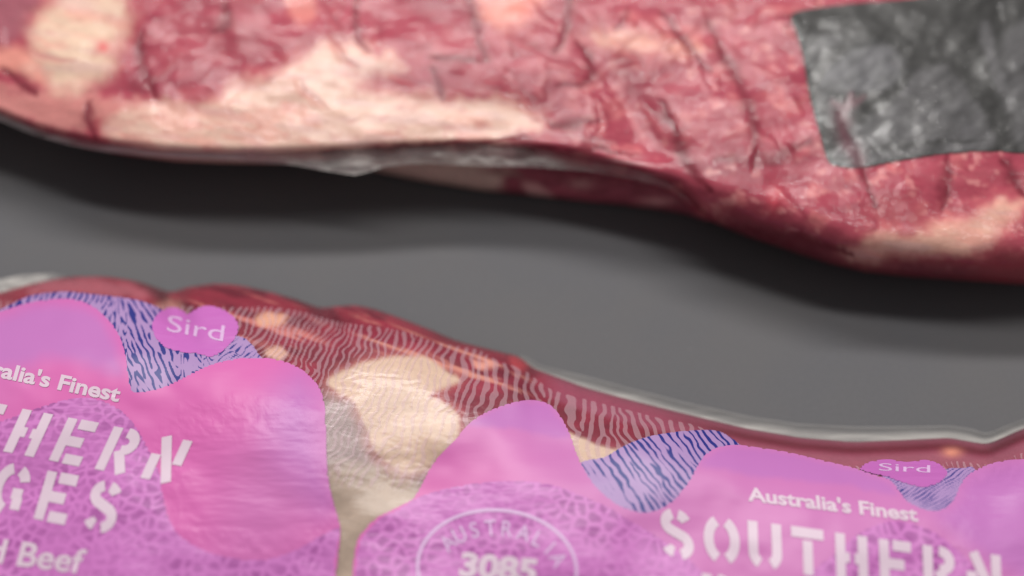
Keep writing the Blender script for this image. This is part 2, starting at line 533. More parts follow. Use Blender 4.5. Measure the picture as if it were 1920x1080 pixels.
# colours of the meat seen through the clear parts of the bag
def low_tint(U, V):
    d = V - topL(U)
    n = N1.fbm(U / 70, V / 30, 4)[..., None]; n2 = N2.fbm(U / 22, V / 14, 3)[..., None]
    col = lin(140, 40, 62) * np.ones(U.shape + (3,))
    col = col * (1 + 0.5 * n + 0.25 * n2)
    def put(m, c, k=1.0):
        nonlocal col
        m = (m * k)[..., None]
        col = col * (1 - m) + c * m
    # glossy outer band of the muscle
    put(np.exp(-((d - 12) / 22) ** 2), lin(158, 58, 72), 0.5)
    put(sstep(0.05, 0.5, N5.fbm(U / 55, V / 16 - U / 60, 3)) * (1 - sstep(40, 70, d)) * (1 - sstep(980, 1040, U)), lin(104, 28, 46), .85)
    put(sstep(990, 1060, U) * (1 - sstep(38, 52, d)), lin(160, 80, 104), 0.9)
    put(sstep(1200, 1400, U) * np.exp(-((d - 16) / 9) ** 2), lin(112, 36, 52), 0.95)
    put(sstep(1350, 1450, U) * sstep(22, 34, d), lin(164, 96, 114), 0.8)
    # pale streaks under the upper rim
    st = N3.fbm(U / 60 - V / 40, V / 9 - U / 26, 3)
    put(sstep(0.0, 0.45, st) * sstep(8, 20, d) * (1 - sstep(52, 90, d)) * sstep(640, 720, U) * (1 - sstep(960, 1010, U)), lin(228, 158, 142), 0.9)
    put(sstep(0.05, 0.5, st) * sstep(6, 20, d) * (1 - sstep(80, 120, d)) * sstep(330, 400, U) * (1 - sstep(560, 640, U)), lin(224, 140, 132), 0.8)
    put(blob(U, V, [(480, 592), (510, 586), (540, 592), (532, 606), (500, 612), (482, 606)], 6), lin(232, 176, 150))
    put(blob(U, V, [(500, 652), (530, 655), (540, 668), (520, 675), (500, 668)], 6), lin(222, 178, 160))
    put(blob(U, V, [(885, 676), (915, 678), (935, 688), (915, 693), (890, 690)], 5), lin(232, 165, 150))
    put(blob(U, V, [(960, 668), (985, 670), (990, 690), (965, 690)], 8), lin(190, 70, 80))
    put(blob(U, V, [(255, 528), (300, 540), (322, 556), (300, 560), (275, 545)], 8), lin(120, 45, 58))
    put(blob(U, V, [(290, 570), (320, 560), (345, 580), (350, 600), (320, 600)], 10), lin(200, 140, 130), .8)
    put(blob(U, V, [(60, 535), (150, 522), (260, 535), (280, 560), (150, 550), (60, 552)], 10), lin(182, 105, 118), .8)
    # grey-beige tissue behind the big fat piece
    put(blob(U, V, [(600, 745), (650, 735), (700, 800), (780, 860), (830, 870), (800, 960), (740, 1010), (690, 1100), (620, 1120), (600, 900)], 18, 10), lin(160, 138, 136))
    put(blob(U, V, [(610, 880), (700, 872), (780, 905), (780, 960), (700, 990), (680, 1150), (630, 1150), (610, 960)], 16, 10), lin(192, 172, 156))
    put(blob(U, V, [(700, 835), (730, 850), (735, 880), (715, 890)], 14, 10), lin(165, 100, 98), .3)
    return col, put, lambda: col

def low_fat(U, V):
    a = blob(U, V, [(612, 716), (645, 694), (700, 675), (755, 667), (800, 671), (830, 690), (862, 714), (842, 724), (824, 732), (806, 742), (826, 752), (850, 768), (862, 800), (848, 835), (815, 868),
                    (765, 886), (715, 858), (684, 800), (662, 752), (636, 735)], 5, 4)
    b = blob(U, V, [(1062, 812), (1100, 826), (1150, 842), (1190, 840), (1160, 870), (1100, 885), (1070, 860)], 4, 3)
    return a, b

def build_low_meat():
    us = np.arange(-415, 2376, 5.0)
    s = np.r_[np.linspace(0, 1, 12) ** 1.5 * 30, np.arange(33, 560, 4.5)]
    U = np.repeat(us[None], len(s), 0); V = topL(us)[None] + s[:, None]
    # beyond the picture run to the front edge
    ext = np.linspace(0, 1, 24)[1:]
    Ue = np.repeat(us[None], len(ext), 0); Ve = V[-1][None] + (1425 - V[-1])[None] * ext[:, None]
    U = np.r_[U, Ue]; V = np.r_[V, Ve]
    Z = h_low(U, V)
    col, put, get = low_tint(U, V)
    fa, fb = low_fat(U, V)
    rim = np.clip(fa * 1.0, 0, 1)
    put(blob(U, V, [(600, 716), (640, 684), (700, 664), (755, 656), (805, 660), (840, 685), (874, 714), (840, 740), (874, 795), (855, 850), (815, 885), (760, 895), (700, 865), (668, 800), (650, 752), (620, 740)], 14, 10),
        lin(206, 128, 120), .4)
    inner = (1 + 0.05 * N3.fbm(U / 40, V / 40, 3))[..., None]
    put(fa, 0.86 * lin(238, 208, 186)); put(fb, 0.86 * lin(238, 208, 186))
    put(np.exp(-(((U - 1785) / 17) ** 2 + ((V - 848) / 9) ** 2)), lin(226, 150, 128))
    col = np.clip(0.7 * get() * inner, 0.005, 0.9)
    verts = at(U, V, Z).reshape(-1, 3)
    nr, nc = U.shape
    F = grid_faces(nr, nc)
    # turn the rim under, down to the counter
    base = verts.reshape(nr, nc, 3)
    rim0 = base[0].copy(); rim0[:, 1] -= 0.004; rim0[:, 2] = 0.0006
    verts = np.r_[verts, rim0]
    k = nr * nc + np.arange(nc); top = np.arange(nc)
    F = np.r_[F, np.stack([k[:-1], top[:-1], top[1:], k[1:]], -1)]
    colv = np.r_[col.reshape(-1, 3), col[0]]
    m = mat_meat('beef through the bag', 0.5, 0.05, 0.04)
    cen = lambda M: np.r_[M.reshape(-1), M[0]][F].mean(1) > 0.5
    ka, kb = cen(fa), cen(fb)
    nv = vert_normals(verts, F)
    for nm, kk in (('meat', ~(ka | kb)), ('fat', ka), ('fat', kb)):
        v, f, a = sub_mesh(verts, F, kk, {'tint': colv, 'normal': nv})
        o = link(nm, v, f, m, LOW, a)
build_low_meat()

# labyrinth print: oriented band-pass noise, sharpened a few times
def labyrinth(seed, period, spread, shape=(512, 1024), iters=4, aniso=1.0):
    r = np.random.default_rng(seed); f = r.standard_normal(shape)
    ky = np.fft.fftfreq(shape[0])[:, None]; kx = np.fft.fftfreq(shape[1])[None]
    k = np.hypot(kx, ky); th = np.arctan2(ky, np.abs(kx) + 1e-9)
    H = np.exp(-((k - 1 / period) / (0.22 / period)) ** 2) * np.exp(-(th / spread) ** 2)
    for _ in range(iters):
        f = np.fft.ifft2(np.fft.fft2(f) * H).real
        f = np.tanh(1.6 * f / f.std())
    return f
LABW = labyrinth(3, 10.0, 0.95, iters=6)
LABB = labyrinth(9, 9.0, 0.6, iters=2)
LABM = labyrinth(13, 9.0, 0.85, iters=1)
LABD = labyrinth(5, 9.0, 1.1, iters=1)
def sample(T, x, y):
    xi = np.floor(x).astype(int); yi = np.floor(y).astype(int); fx = x - xi; fy = y - yi
    h, w = T.shape
    g = lambda a, b: T[b % h, a % w]
    return (g(xi, yi) * (1 - fx) + g(xi + 1, yi) * fx) * (1 - fy) + (g(xi, yi + 1) * (1 - fx) + g(xi + 1, yi + 1) * fx) * fy

mazeTop = curve([(-400, 640), (0, 560), (430, 575), (500, 573), (567, 582), (617, 598), (667, 607), (717, 611), (777, 624), (800, 636), (850, 647), (900, 654), (933, 676), (983, 690),
                 (1000, 706), (1033, 730), (1083, 744), (1133, 756), (1233, 782), (1300, 794), (1400, 838), (1500, 862), (1600, 872), (1700, 866), (1800, 862), (1850, 870), (1920, 845), (2300, 860)])
def white_ink(U, V):
    k = np.interp(U, [380, 560, 760, 900, 1100, 1400], [.55, .55, .35, .12, -.12, -.3])
    wob = 12 * N4.fbm(U / 42, V / 28, 2)
    a = U + k * (V - 720) + wob
    gu = np.arange(-600, 2600, 4.0); ga = np.cumsum(4.0 / np.interp(gu, [300, 560, 760, 950, 1150, 1300], [1.2, 1.25, 1.45, 1.8, 1.7, 1.3]))
    f = sample(LABW, np.interp(a, gu, ga), (V + 5 * N5.fbm(U / 30, V / 30, 2)) / 2.4)
    reg = sstep(-1, 3, V - mazeTop(U)) * (1 - sstep(900, 960, V))
    soft = 0.5 + 0.5 * f - 0.04 + 0.28 * N3.fbm(U / 24, V / 24, 2)
    fade = 1 - 0.35 * sstep(1330, 1450, U) - 0.25 * np.clip(blob(U, V, [(612, 700), (760, 660), (870, 715), (870, 840), (780, 960), (620, 960)], 20), 0, 1)
    return np.clip(soft, 0, 1) * reg * fade

def build_low_film():
    us = np.arange(-419, 2380, 2.5)
    s = np.r_[0, 1, 2.2, 4, 6, np.arange(8.5, 330, 2.2), np.arange(334, 570, 6)]
    U = np.repeat(us[None], len(s), 0); V = topL(us)[None] + s[:, None]
    ext = np.linspace(0, 1, 20)[1:]
    U = np.r_[U, np.repeat(us[None], len(ext), 0)]; V = np.r_[V, V[-1][None] + (1428 - V[-1])[None] * ext[:, None]]
    Z = film_low(U, V)
    wr = np.abs(N5.fbm(U / 55 + V / 30, V / 20 - U / 90, 3))
    Z = Z + 0.00008 * sstep(0.0, 0.25, wr)
    m = mat_film('printed clear bag film', 0.25, 0.12, 45, (1, 2, 1), ink=(0.27, 0.8 * lin(228, 192, 204)), haze=0.025, gain=0.5)
    link('film', at(U, V, Z), grid_faces(*U.shape), m, LOW, {'ink': white_ink(U, V).reshape(-1)})
build_low_film()

def surf_low(U, V):
    return film_low(U, V) + 0.00022

INK = 0.66
PINK = INK * lin(223, 111, 184); PINK2 = INK * lin(211, 127, 192); LAV = INK * lin(200, 123, 196); LAV2 = INK * lin(190, 112, 192)
m_panel = mat_print('pink ink', PINK, PINK2, third=LAV)
m_cell = mat_cells('purple cell print', INK * lin(174, 92, 166), INK * lin(212, 126, 202))
m_worm = mat_worm('blue worm print', INK * lin(178, 144, 198), INK * lin(44, 52, 136))
m_badge = mat_print('badge ink', INK * lin(206, 114, 198), INK * lin(198, 110, 190))
m_white = mat_plain('white ink', INK * lin(232, 208, 226), 0.4)
m_lilac = mat_plain('lilac ink', INK * lin(228, 188, 232), 0.4)

def blue_ink(kf, per, T=LABB, bs=2.2):
    def f(U, V):
        k = kf(U)
        a = U + k * (V - 880) + 5 * N4.fbm(U / 26, V / 20, 2)
        b = V * 0.5 - 0.25 * U
        q = 0.5 + 0.5 * sample(T, a / per, b / bs)
        gate = 0.12 * N3.fbm(U / 30, V / 22, 3)
        return q - 0.19 + 2.4 * gate
    return f

# worm printed patches, left / middle / right
def fadeL(f):
    return lambda U, V: f(U, V) - 0.35 * (1 - sstep(0, 45, (V - 870) * -0.6 + (U - 1090) * 0.9))
patch('worm_print', [(-380, 720), (-200, 640), (-60, 600), (0, 580), (27, 567), (57, 554), (97, 548), (133, 547), (180, 552), (233, 558), (267, 565), (300, 578), (345, 606), (400, 632), (447, 630), (467, 640), (484, 662),
                     (495, 690), (420, 720), (250, 765), (100, 680), (-100, 660), (-360, 780)], surf_low, 0.0, m_worm, LOW, 2.5,
      {'ink': blue_ink(lambda U: 0.5 - 0.9 * sstep(200, 240, U) + 1.6 * sstep(330, 400, U), 1.25, LABD, 1.5)})
patch('worm_print', [(1085, 874), (1133, 857), (1160, 841), (1187, 828), (1217, 818), (1250, 812), (1283, 808), (1325, 806), (1350, 809), (1370, 820), (1388, 834), (1400, 850), (1300, 960), (1215, 985), (1130, 950)],
      surf_low, 0.0, m_worm, LOW, 2.5, {'ink': fadeL(blue_ink(lambda U: -0.75 + 0 * U, 1.5, LABM, 2.6))})
patch('worm_print', [(1655, 888), (1700, 905), (1740, 905), (1773, 880), (1800, 878), (1830, 882), (1830, 960), (1750, 985), (1680, 950)],
      surf_low, 0.0, m_worm, LOW, 2.5, {'ink': blue_ink(lambda U: 1.6 + 0 * U, 1.2)})

# lavender ink on the hill tops blends into the pink
LAVENDER = [([(-300, 700), (-150, 640), (0, 592), (60, 572), (125, 567), (175, 582), (208, 618), (225, 665), (226, 700), (180, 690), (100, 672), (20, 690), (-120, 700)], 22),
            ([(560, 696), (588, 720), (602, 750), (606, 800), (608, 860), (613, 905), (622, 945), (600, 950), (560, 900), (520, 850), (505, 800), (520, 740)], 60),
            ([(880, 797), (903, 781), (930, 768), (960, 758), (990, 753), (1012, 755), (1028, 761), (1040, 772), (1054, 792), (1067, 817), (1040, 818), (1000, 812), (950, 802), (905, 800)], 8),
            ([(1315, 872), (1325, 857), (1345, 844), (1380, 838), (1430, 844), (1480, 852), (1530, 864), (1597, 880), (1660, 902), (1676, 914), (1680, 926), (1640, 922), (1580, 908), (1480, 899), (1415, 894), (1380, 884)], 9),
            ([(1758, 965), (1780, 955), (1797, 934), (1806, 910), (1820, 893), (1850, 878), (1882, 868), (1920, 865), (2050, 864), (2190, 905), (2300, 1060), (2200, 1180), (1990, 1120), (1900, 1075), (1800, 1010)], 26)]
def lav_ink(U, V):
    return np.max([blob(U, V, p, f, 4) for p, f in LAVENDER], 0)
def slack(U, V):
    m = blob(U, V, [(330, 820), (430, 790), (560, 780), (612, 840), (630, 960), (560, 1030), (400, 1030), (320, 940)], 50, 20)
    m = np.maximum(m, 0.7 * blob(U, V, [(1800, 960), (1850, 890), (2000, 880), (2100, 1000), (2000, 1150), (1820, 1080)], 40, 20))
    return 0.08 + 0.75 * m
# pink panels
left_panel = patch('printed_panel', [(-395, 800), (-300, 690), (-150, 620), (-60, 598), (0, 584), (40, 571), (80, 563), (125, 560), (160, 567), (195, 590), (220, 622), (234, 660), (240, 700), (246, 728), (256, 736), (300, 728), (340, 710), (380, 690),
                    (420, 677), (470, 670), (520, 674), (560, 689), (590, 714), (606, 745), (611, 790), (612, 850), (616, 900), (625, 940), (635, 975), (638, 1000), (632, 1060), (626, 1140), (620, 1260), (600, 1330), (0, 1340), (-330, 1320), (-390, 1100)],
                   surf_low, 0.00006, m_panel, LOW, 4, {'lav': lav_ink, 'slack': slack})
right_panel = patch('printed_panel', [(664, 1330), (660, 1200), (661, 1080), (668, 1020), (680, 997), (707, 970), (747, 950), (773, 935), (787, 915), (807, 877), (827, 850), (850, 827), (877, 797), (900, 779), (927, 766), (960, 755), (990, 750), (1013, 752), (1030, 758),
                     (1043, 770), (1057, 790), (1070, 817), (1080, 847), (1093, 875), (1110, 903), (1133, 927), (1160, 947), (1193, 959), (1213, 961), (1240, 953), (1265, 935), (1290, 905), (1305, 878), (1320, 855), (1342, 840), (1380, 834), (1430, 840), (1480, 848),
                     (1530, 860), (1597, 876), (1630, 887), (1663, 897), (1677, 907), (1687, 922), (1703, 940), (1727, 953), (1753, 958), (1773, 951), (1790, 933), (1800, 910), (1815, 890), (1847, 873), (1880, 864), (1920, 861), (2050, 858), (2200, 900), (2330, 1060), (2320, 1250), (2200, 1320), (1400, 1340)],
                    surf_low, 0.00006, m_panel, LOW, 4, {'lav': lav_ink, 'slack': slack})
# cell printed hills
patch('cell_print', [(-330, 900), (-100, 820), (0, 790), (70, 765), (130, 748), (180, 748), (225, 768), (255, 800), (280, 845), (300, 890), (308, 940), (330, 995), (390, 1035), (480, 1050), (545, 1035), (600, 1005), (634, 990), (636, 1005), (628, 1060), (620, 1200), (590, 1310), (0, 1320), (-320, 1250)],
      surf_low, 0.00012, m_cell, left_panel, 5)
patch('cell_print', [(668, 1310), (665, 1150), (666, 1070), (673, 1020), (685, 1000), (709, 974), (748, 954), (773, 938), (807, 924), (860, 911), (910, 904), (960, 902), (1010, 904), (1053, 914), (1093, 930), (1143, 952), (1177, 973), (1215, 995), (1260, 1025), (1300, 1056), (1350, 1110), (1400, 1200), (1400, 1300)],
      surf_low, 0.00012, m_cell, right_panel, 5)
patch('cell_print', [(1420, 1300), (1430, 1180), (1500, 1090), (1570, 1035), (1610, 1000), (1655, 980), (1690, 978), (1730, 988), (1765, 1006), (1800, 1035), (1830, 1070), (1870, 1150), (1890, 1300)],
      surf_low, 0.00012, m_cell, right_panel, 5)
# badges
heart = [(285, 612), (292, 592), (312, 578), (335, 578), (352, 588), (362, 582), (380, 574), (405, 575), (430, 587), (446, 605), (445, 625), (432, 645), (412, 662), (393, 669), (375, 664), (340, 660), (310, 651), (293, 635)]
badge_l = patch('badge', heart, surf_low, 0.0002, m_badge, LOW, 4)
badge_r = patch('badge', [(1612, 878), (1630, 866), (1665, 861), (1700, 866), (1735, 862), (1762, 870), (1776, 884), (1770, 898), (1752, 909), (1728, 913), (1695, 905), (1660, 893), (1630, 886)], surf_low, 0.0002, m_badge, LOW, 4)

LIFT = 0.0003
def affine(v, org, xv, yv):
    return np.array(org) + v[:, :1] * np.array(xv) + v[:, 1:2] * np.array(yv)

# stencil capitals
v, f = stencil_word('SOUTHERN', (5, 846), (78, 15), (37, -80), 1.10, start=-4)
place_print('lettering', v, f, surf_low, LIFT, m_white, left_panel)
v, f = stencil_word('RANGES', (62, 972), (80, 15), (27, -90), 1.10, start=-4)
place_print('lettering', v, f, surf_low, LIFT, m_white, left_panel)
v, f = stencil_word('SOUTHERN', (1240, 1040), (82, 11.5), (-3, -88), 1.0)
place_print('lettering', v, f, surf_low, LIFT, m_white, right_panel)
v, f = stencil_word('RANGES', (1318, 1166), (82, 11.5), (-3, -92), 1.0)
place_print('lettering', v, f, surf_low, LIFT, m_white, right_panel)
# small words
def words(text, p0, p1, up, off, parent, mat=m_white, z=LIFT):
    v, f = font_word(text, off)
    w = v[:, 0].max() - v[:, 0].min(); v[:, 0] -= v[:, 0].min()
    xv = (np.array(p1, float) - np.array(p0, float)) / w
    return place_print('lettering', affine(v, p0, xv, np.array(up, float) / 0.7), f, surf_low, z, mat, parent)
words("Australia's Finest", (-112, 684), (222, 753), (8, -27), 0.03, left_panel)
words("Australia's Finest", (1403, 938), (1722, 977), (-3, -25), 0.03, right_panel)
words("d Beef", (-26, 1052), (152, 1075), (12, -44), 0.02, left_panel)
words("Sird", (312, 620), (418, 640), (4, -30), 0.0, badge_l, m_lilac, z=0.00034)
words("Sird", (1648, 882), (1744, 886), (0, -14), 0.0, badge_r, m_lilac, z=0.00034)
words("3085", (860, 1078), (1004, 1092), (6, -42), 0.045, right_panel)
# oval health mark
t = np.linspace(0, 2 * math.pi, 160)
oval = np.c_[932 + 149 * np.cos(t) , 1066 + 110 * np.sin(t) + 5 * np.cos(t)]
v, f = ribbon(oval, 6.5)
oval_o = place_print('oval_mark', v, f, surf_low, LIFT, m_lilac, right_panel)
parts = []
for i, ch in enumerate('AUSTRALIA'):
    v, f = font_word(ch, 0.014)
    v = v - np.array([(v[:, 0].max() + v[:, 0].min()) / 2, 0])
    ang = math.radians(-147 + i * 16.2)
    c = np.array([936 + 103 * math.cos(ang), 1068 + 64 * math.sin(ang) + 6 * math.cos(ang)])
    tg = np.array([-103 * math.sin(ang), 64 * math.cos(ang)]); tg /= np.linalg.norm(tg)
    up = np.array([tg[1], -tg[0]])
    parts.append((affine(v, c, tg * 36, up * 42), f))
v, f = join(parts)
place_print('lettering', v, f, surf_low, LIFT, m_lilac, right_panel)

# sealed bag edge lying behind the cut
m_seam = mat_seam('milky bag seam', col=(0.37, 0.355, 0.34))
seamOut = curve([(960, 664), (985, 667), (1010, 685), (1100, 706), (1200, 733), (1300, 758), (1400, 780), (1500, 795), (1600, 800), (1700, 800), (1780, 798), (1820, 803), (1850, 815), (1880, 801), (1920, 786), (2050, 770), (2200, 800), (2300, 900)])
def build_low_seam():
    us = np.arange(975, 2290, 4.0); t = np.linspace(0, 1, 15)
    a = seamOut(us); b = topL(us) + 12
    U = np.repeat(us[None], len(t), 0); V = a[None] + (b - a)[None] * t[:, None]
    T = np.repeat(t[:, None], len(us), 1)
    Z = 0.001 + 0.0065 * T + 0.0022 * np.sin(np.pi * T) + 0.0007 * N2.fbm(U / 50, V / 18, 3)
    milk = 0.2 + 0.62 * np.exp(-((T - 0.62 - 0.12 * N3.fbm(U / 120, T * 2, 2)) / 0.24) ** 2) + 0.35 * np.exp(-(T / 0.05) ** 2)
    milk = milk * (0.8 + 0.4 * N1.fbm(U / 90, V / 8, 3)) * (1 - 0.7 * sstep(0.8, 1, T))
    link('bag_seam', at(U, V, Z), grid_faces(*U.shape), m_seam, LOW, {'milk': np.clip(milk, 0, 0.95).reshape(-1)})
    # crumpled corner of the bag
    us = np.arange(-260, 130, 4.0); t = np.linspace(0, 1, 14)
    a = np.interp(us, [-260, -120, 0, 40, 100, 130], [580, 540, 524, 516, 513, 520]); b = topL(us) + 16
    U = np.repeat(us[None], len(t), 0); V = a[None] + (b - a)[None] * t[:, None]; T = np.repeat(t[:, None], len(us), 1)
    Z = 0.003 + 0.008 * T + 0.003 * np.abs(N2.fbm(U / 26, V / 14, 3))
    milk = (0.85 * (1 - sstep(60, 128, U)) + 0.15) * (0.75 + 0.5 * N1.fbm(U / 25, V / 10, 3)) * (1 - 0.75 * sstep(0.6, 1, T))
    link('bag_seam', at(U, V, Z), grid_faces(*U.shape), m_seam, LOW, {'milk': np.clip(milk, 0, 0.95).reshape(-1)})
build_low_seam()

# ------------------------------------------------------------------ upper pack
botM = curve([(-420, 60), (-300, 120), (-120, 175), (0, 214), (60, 240), (120, 258), (200, 272), (300, 284), (400, 288), (500, 289), (600, 286), (700, 281), (800, 276), (900, 275), (1000, 280), (1100, 296), (1200, 322), (1260, 345),
              (1290, 372), (1320, 405), (1400, 443), (1480, 470), (1550, 493), (1620, 510), (1700, 519), (1800, 526), (1920, 534), (2100, 520), (2250, 440), (2340, 330)])
VTOP = -70.0
def h_up(U, V):
    U = np.asarray(U, float); V = np.asarray(V, float)
    e = botM(U); d = e - V
    k = sstep(1180, 1420, U)
    ze = 0.036 - 0.022 * k
    lip = 0.006 + 0.022 * k; L = 20 + 75 * k
    t = np.clip(d / np.maximum(e - VTOP, 60), 0, 1)
    tl = np.clip(d / L, 0, 1)
    h = ze + lip * np.sqrt(1 - (1 - tl) ** 2) + (0.008 + 0.002 * np.sin(U / 330.0)) * (1 - (1 - t) ** 1.6)
    h = h + (0.0014 * N1.fbm(U / 190, V / 110, 2) + 0.0006 * N2.fbm(U / 70, V / 50, 2) + 0.0001 * N3.fbm(U / 22, V / 16, 2)) * np.clip(d / 30, 0, 1)
    # valley between the two muscles
    h = h - 0.004 * np.exp(-((U - 1230 - 0.5 * (V - 300)) / 60) ** 2) * sstep(0, 60, d) * (1 - sstep(150, 300, d))
    te = np.clip(np.minimum(U + 420, 2340 - U) / 260.0, 0, 1)
    return np.maximum(h * (0.25 + 0.75 * np.sqrt(1 - (1 - te) ** 2)), 0.004)

CREASE = [([(876, -40), (886, 20), (897, 60), (916, 112)], 8), ([(1072, -40), (1066, 20), (1060, 55), (1042, 100)], 7), ([(1083, 78), (1106, 110), (1112, 140), (1090, 160), (1045, 164)], 7),
          ([(664, -30), (670, 40), (676, 75), (694, 100)], 6), ([(1325, 40), (1366, 120), (1398, 180), (1414, 250), (1416, 312)], 9), ([(1592, 185), (1578, 215), (1600, 262), (1622, 325), (1640, 385)], 8),
          ([(1240, 190), (1268, 250), (1292, 310), (1330, 362)], 8), ([(1780, 292), (1772, 340), (1768, 392)], 7), ([(266, 60), (262, 100), (278, 150), (288, 182)], 8), ([(164, 192), (168, 225), (178, 262)], 8),
          ([(800, 108), (870, 112), (905, 110)], 5), ([(1035, 240), (1075, 232), (1120, 226)], 9), ([(1180, 20), (1150, 60)], 5), ([(1450, 30), (1500, 30), (1470, 55)], 6), ([(1345, 300), (1390, 305), (1450, 300), (1520, 265)], 10),
          ([(1240, 20), (1290, 90), (1330, 130)], 6), ([(1880, 300), (1900, 340), (1930, 370)], 9), ([(810, 130), (830, 190)], 6), ([(400, 60), (430, 40), (420, 10)], 8), ([(5, 125), (40, 155), (70, 175)], 6),
          ([(600, 288), (700, 284), (800, 274), (900, 266), (1000, 256)], 6), ([(960, 276), (1080, 277), (1200, 290)], 4), ([(1400, 430), (1500, 448), (1600, 478)], 8)]
FAT = [([(62, 70), (80, 20), (125, -30), (200, -30), (238, 15), (240, 50), (222, 92), (198, 132), (160, 160), (115, 168), (82, 152), (60, 115)], 16, 12, (238, 208, 186)),
       ([(195, 240), (212, 222), (290, 200), (400, 190), (440, 160), (520, 140), (560, 108), (620, 86), (680, 96), (745, 118), (740, 132), (680, 148), (690, 165), (780, 178), (860, 188), (960, 196), (1012, 222), (1000, 242), (950, 258), (850, 270), (700, 282), (560, 296), (450, 304), (350, 300), (240, 276)], 12, 12, (240, 202, 186)),
       ([(1110, 62), (1180, 58), (1280, 74), (1316, 88), (1280, 100), (1190, 94), (1120, 82)], 8, 8, (232, 166, 150)),
       ([(896, -40), (1000, -40), (1006, 15), (985, 42), (940, 46), (905, 20)], 12, 10, (238, 150, 138)),
       ([(1580, 474), (1630, 448), (1690, 436), (1750, 424), (1820, 408), (1880, 380), (1916, 386), (1880, 430), (1840, 462), (1760, 476), (1680, 478), (1620, 486)], 10, 12, (228, 178, 162))]

def up_tint(U, V):
    e = botM(U); d = e - V
    n = N1.fbm(U / 130 + V / 200, V / 36, 4); n2 = N2.fbm(U / 30, V / 20, 4); n3 = N3.fbm(U / 45 + V / 60, V / 45 - U / 80, 4)
    col = lin(178, 72, 92) * np.ones(U.shape + (3,))
    def put(m, c, k=1.0):
        nonlocal col
        m = np.clip(m * k, 0, 1)[..., None]
        col = col * (1 - m) + c * m
    put(sstep(0.0, 0.6, n), lin(194, 94, 110), 0.8)
    put(sstep(0.1, 0.5, -n), lin(158, 56, 78), 0.8)
    # marbling and pale blotches painted in as highlights, more of it on the right
    R = sstep(950, 1250, U)
    put(sstep(0.12, 0.55, n3) * (0.14 + 0.6 * R), lin(220, 126, 130))
    put(sstep(0.25, 0.55, N4.fbm(U / 24, V / 18, 3)) * (0.10 + 0.6 * R), lin(232, 156, 156))
    put(sstep(0.1, 0.6, N5.fbm(U / 44 + 9, V / 15 - U / 120, 3)) * 0.6, lin(162, 58, 80))
    put(blob(U, V, [(-100, -40), (70, -40), (60, 40), (20, 80), (-60, 90)], 20), lin(168, 104, 118), .7)
    put(blob(U, V, [(-80, 95), (0, 88), (60, 100), (90, 160), (60, 150), (0, 130), (-80, 140)], 12), lin(236, 160, 146), .9)
    put(blob(U, V, [(-60, 150), (50, 170), (160, 180), (260, 190), (280, 215), (200, 230), (120, 250), (40, 225), (-60, 200)], 14, 14), lin(222, 152, 146), .8)
    put(blob(U, V, [(530, -30), (580, -30), (592, 30), (560, 48), (540, 20)], 10), lin(232, 146, 138), .8)
    put(blob(U, V, [(160, 235), (200, 225), (240, 255), (220, 270), (180, 268)], 8), lin(186, 74, 90), .8)
    # darker underside of the right muscle
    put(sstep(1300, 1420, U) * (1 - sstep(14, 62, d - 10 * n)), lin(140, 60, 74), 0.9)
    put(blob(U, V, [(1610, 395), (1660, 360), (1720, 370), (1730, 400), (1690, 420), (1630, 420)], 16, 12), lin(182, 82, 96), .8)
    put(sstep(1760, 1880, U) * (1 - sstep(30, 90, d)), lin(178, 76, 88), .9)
    put(sstep(860, 960, U) * (1 - sstep(1180, 1260, U)) * sstep(0.0, 0.4, N3.fbm(U / 120, V / 7 - U / 60, 3)) * (1 - sstep(25, 50, d)), lin(206, 150, 156), .9)
    fm = []
    for pts, fe, wa, c in FAT:
        put(blob(U, V, pts, 42, 22, seed=pts[0][0] * .013), lin(226, 138, 134), .6)
    for pts, fe, wa, c in FAT:
        m = blob(U, V, pts, fe * 1.7, wa * 1.5, seed=pts[0][0] * .01, fine=.03)
        put(m, lin(*c) * (1 + 0.0 * m[..., None]))
        fm.append(m)
    allf = np.max(fm, 0)
    put(allf * sstep(0.02, 0.45, N2.fbm(U / 80 + 3, V / 20 - U / 110, 3)), lin(238, 168, 156), .55)
    put(allf * sstep(0.1, 0.5, N5.fbm(U / 70 - V / 30 + 5, V / 16, 3)), lin(226, 184, 184), .45)
    put(allf * sstep(0.3, 0.5, N4.fbm(U / 30 + 3, V / 20, 3)), lin(208, 112, 116), .25)
    put(np.exp(-(((U - 193) / 11) ** 2 + ((V - 88) / 12) ** 2)), lin(224, 104, 106), .9)
    put(folds(U, V, 7.0), lin(150, 50, 68), .55)  # shade of each film fold, painted into the meat colour
    put(folds(U, V, -5.0), lin(224, 136, 140), .25)  # highlight on the other side of each fold, painted likewise
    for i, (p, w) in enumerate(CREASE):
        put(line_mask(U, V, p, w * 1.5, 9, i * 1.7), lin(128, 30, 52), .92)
    put(np.exp(-(((U - 1452) / 16) ** 2 + ((V - 372) / 24) ** 2)), lin(196, 58, 78), .8)
    return np.clip(col * (0.74 + 0.03 * allf[..., None]), 0.004, 0.9), fm

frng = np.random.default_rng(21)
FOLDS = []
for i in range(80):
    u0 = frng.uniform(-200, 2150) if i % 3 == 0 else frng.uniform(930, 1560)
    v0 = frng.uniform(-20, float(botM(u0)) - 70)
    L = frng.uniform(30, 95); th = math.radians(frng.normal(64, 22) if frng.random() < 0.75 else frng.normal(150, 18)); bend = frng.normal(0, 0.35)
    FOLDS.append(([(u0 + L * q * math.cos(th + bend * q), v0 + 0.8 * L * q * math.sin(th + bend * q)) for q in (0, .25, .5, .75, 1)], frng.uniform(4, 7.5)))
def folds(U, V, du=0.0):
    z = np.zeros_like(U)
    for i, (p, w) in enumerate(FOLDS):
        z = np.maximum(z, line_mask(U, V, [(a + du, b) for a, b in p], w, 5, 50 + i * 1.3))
    return z

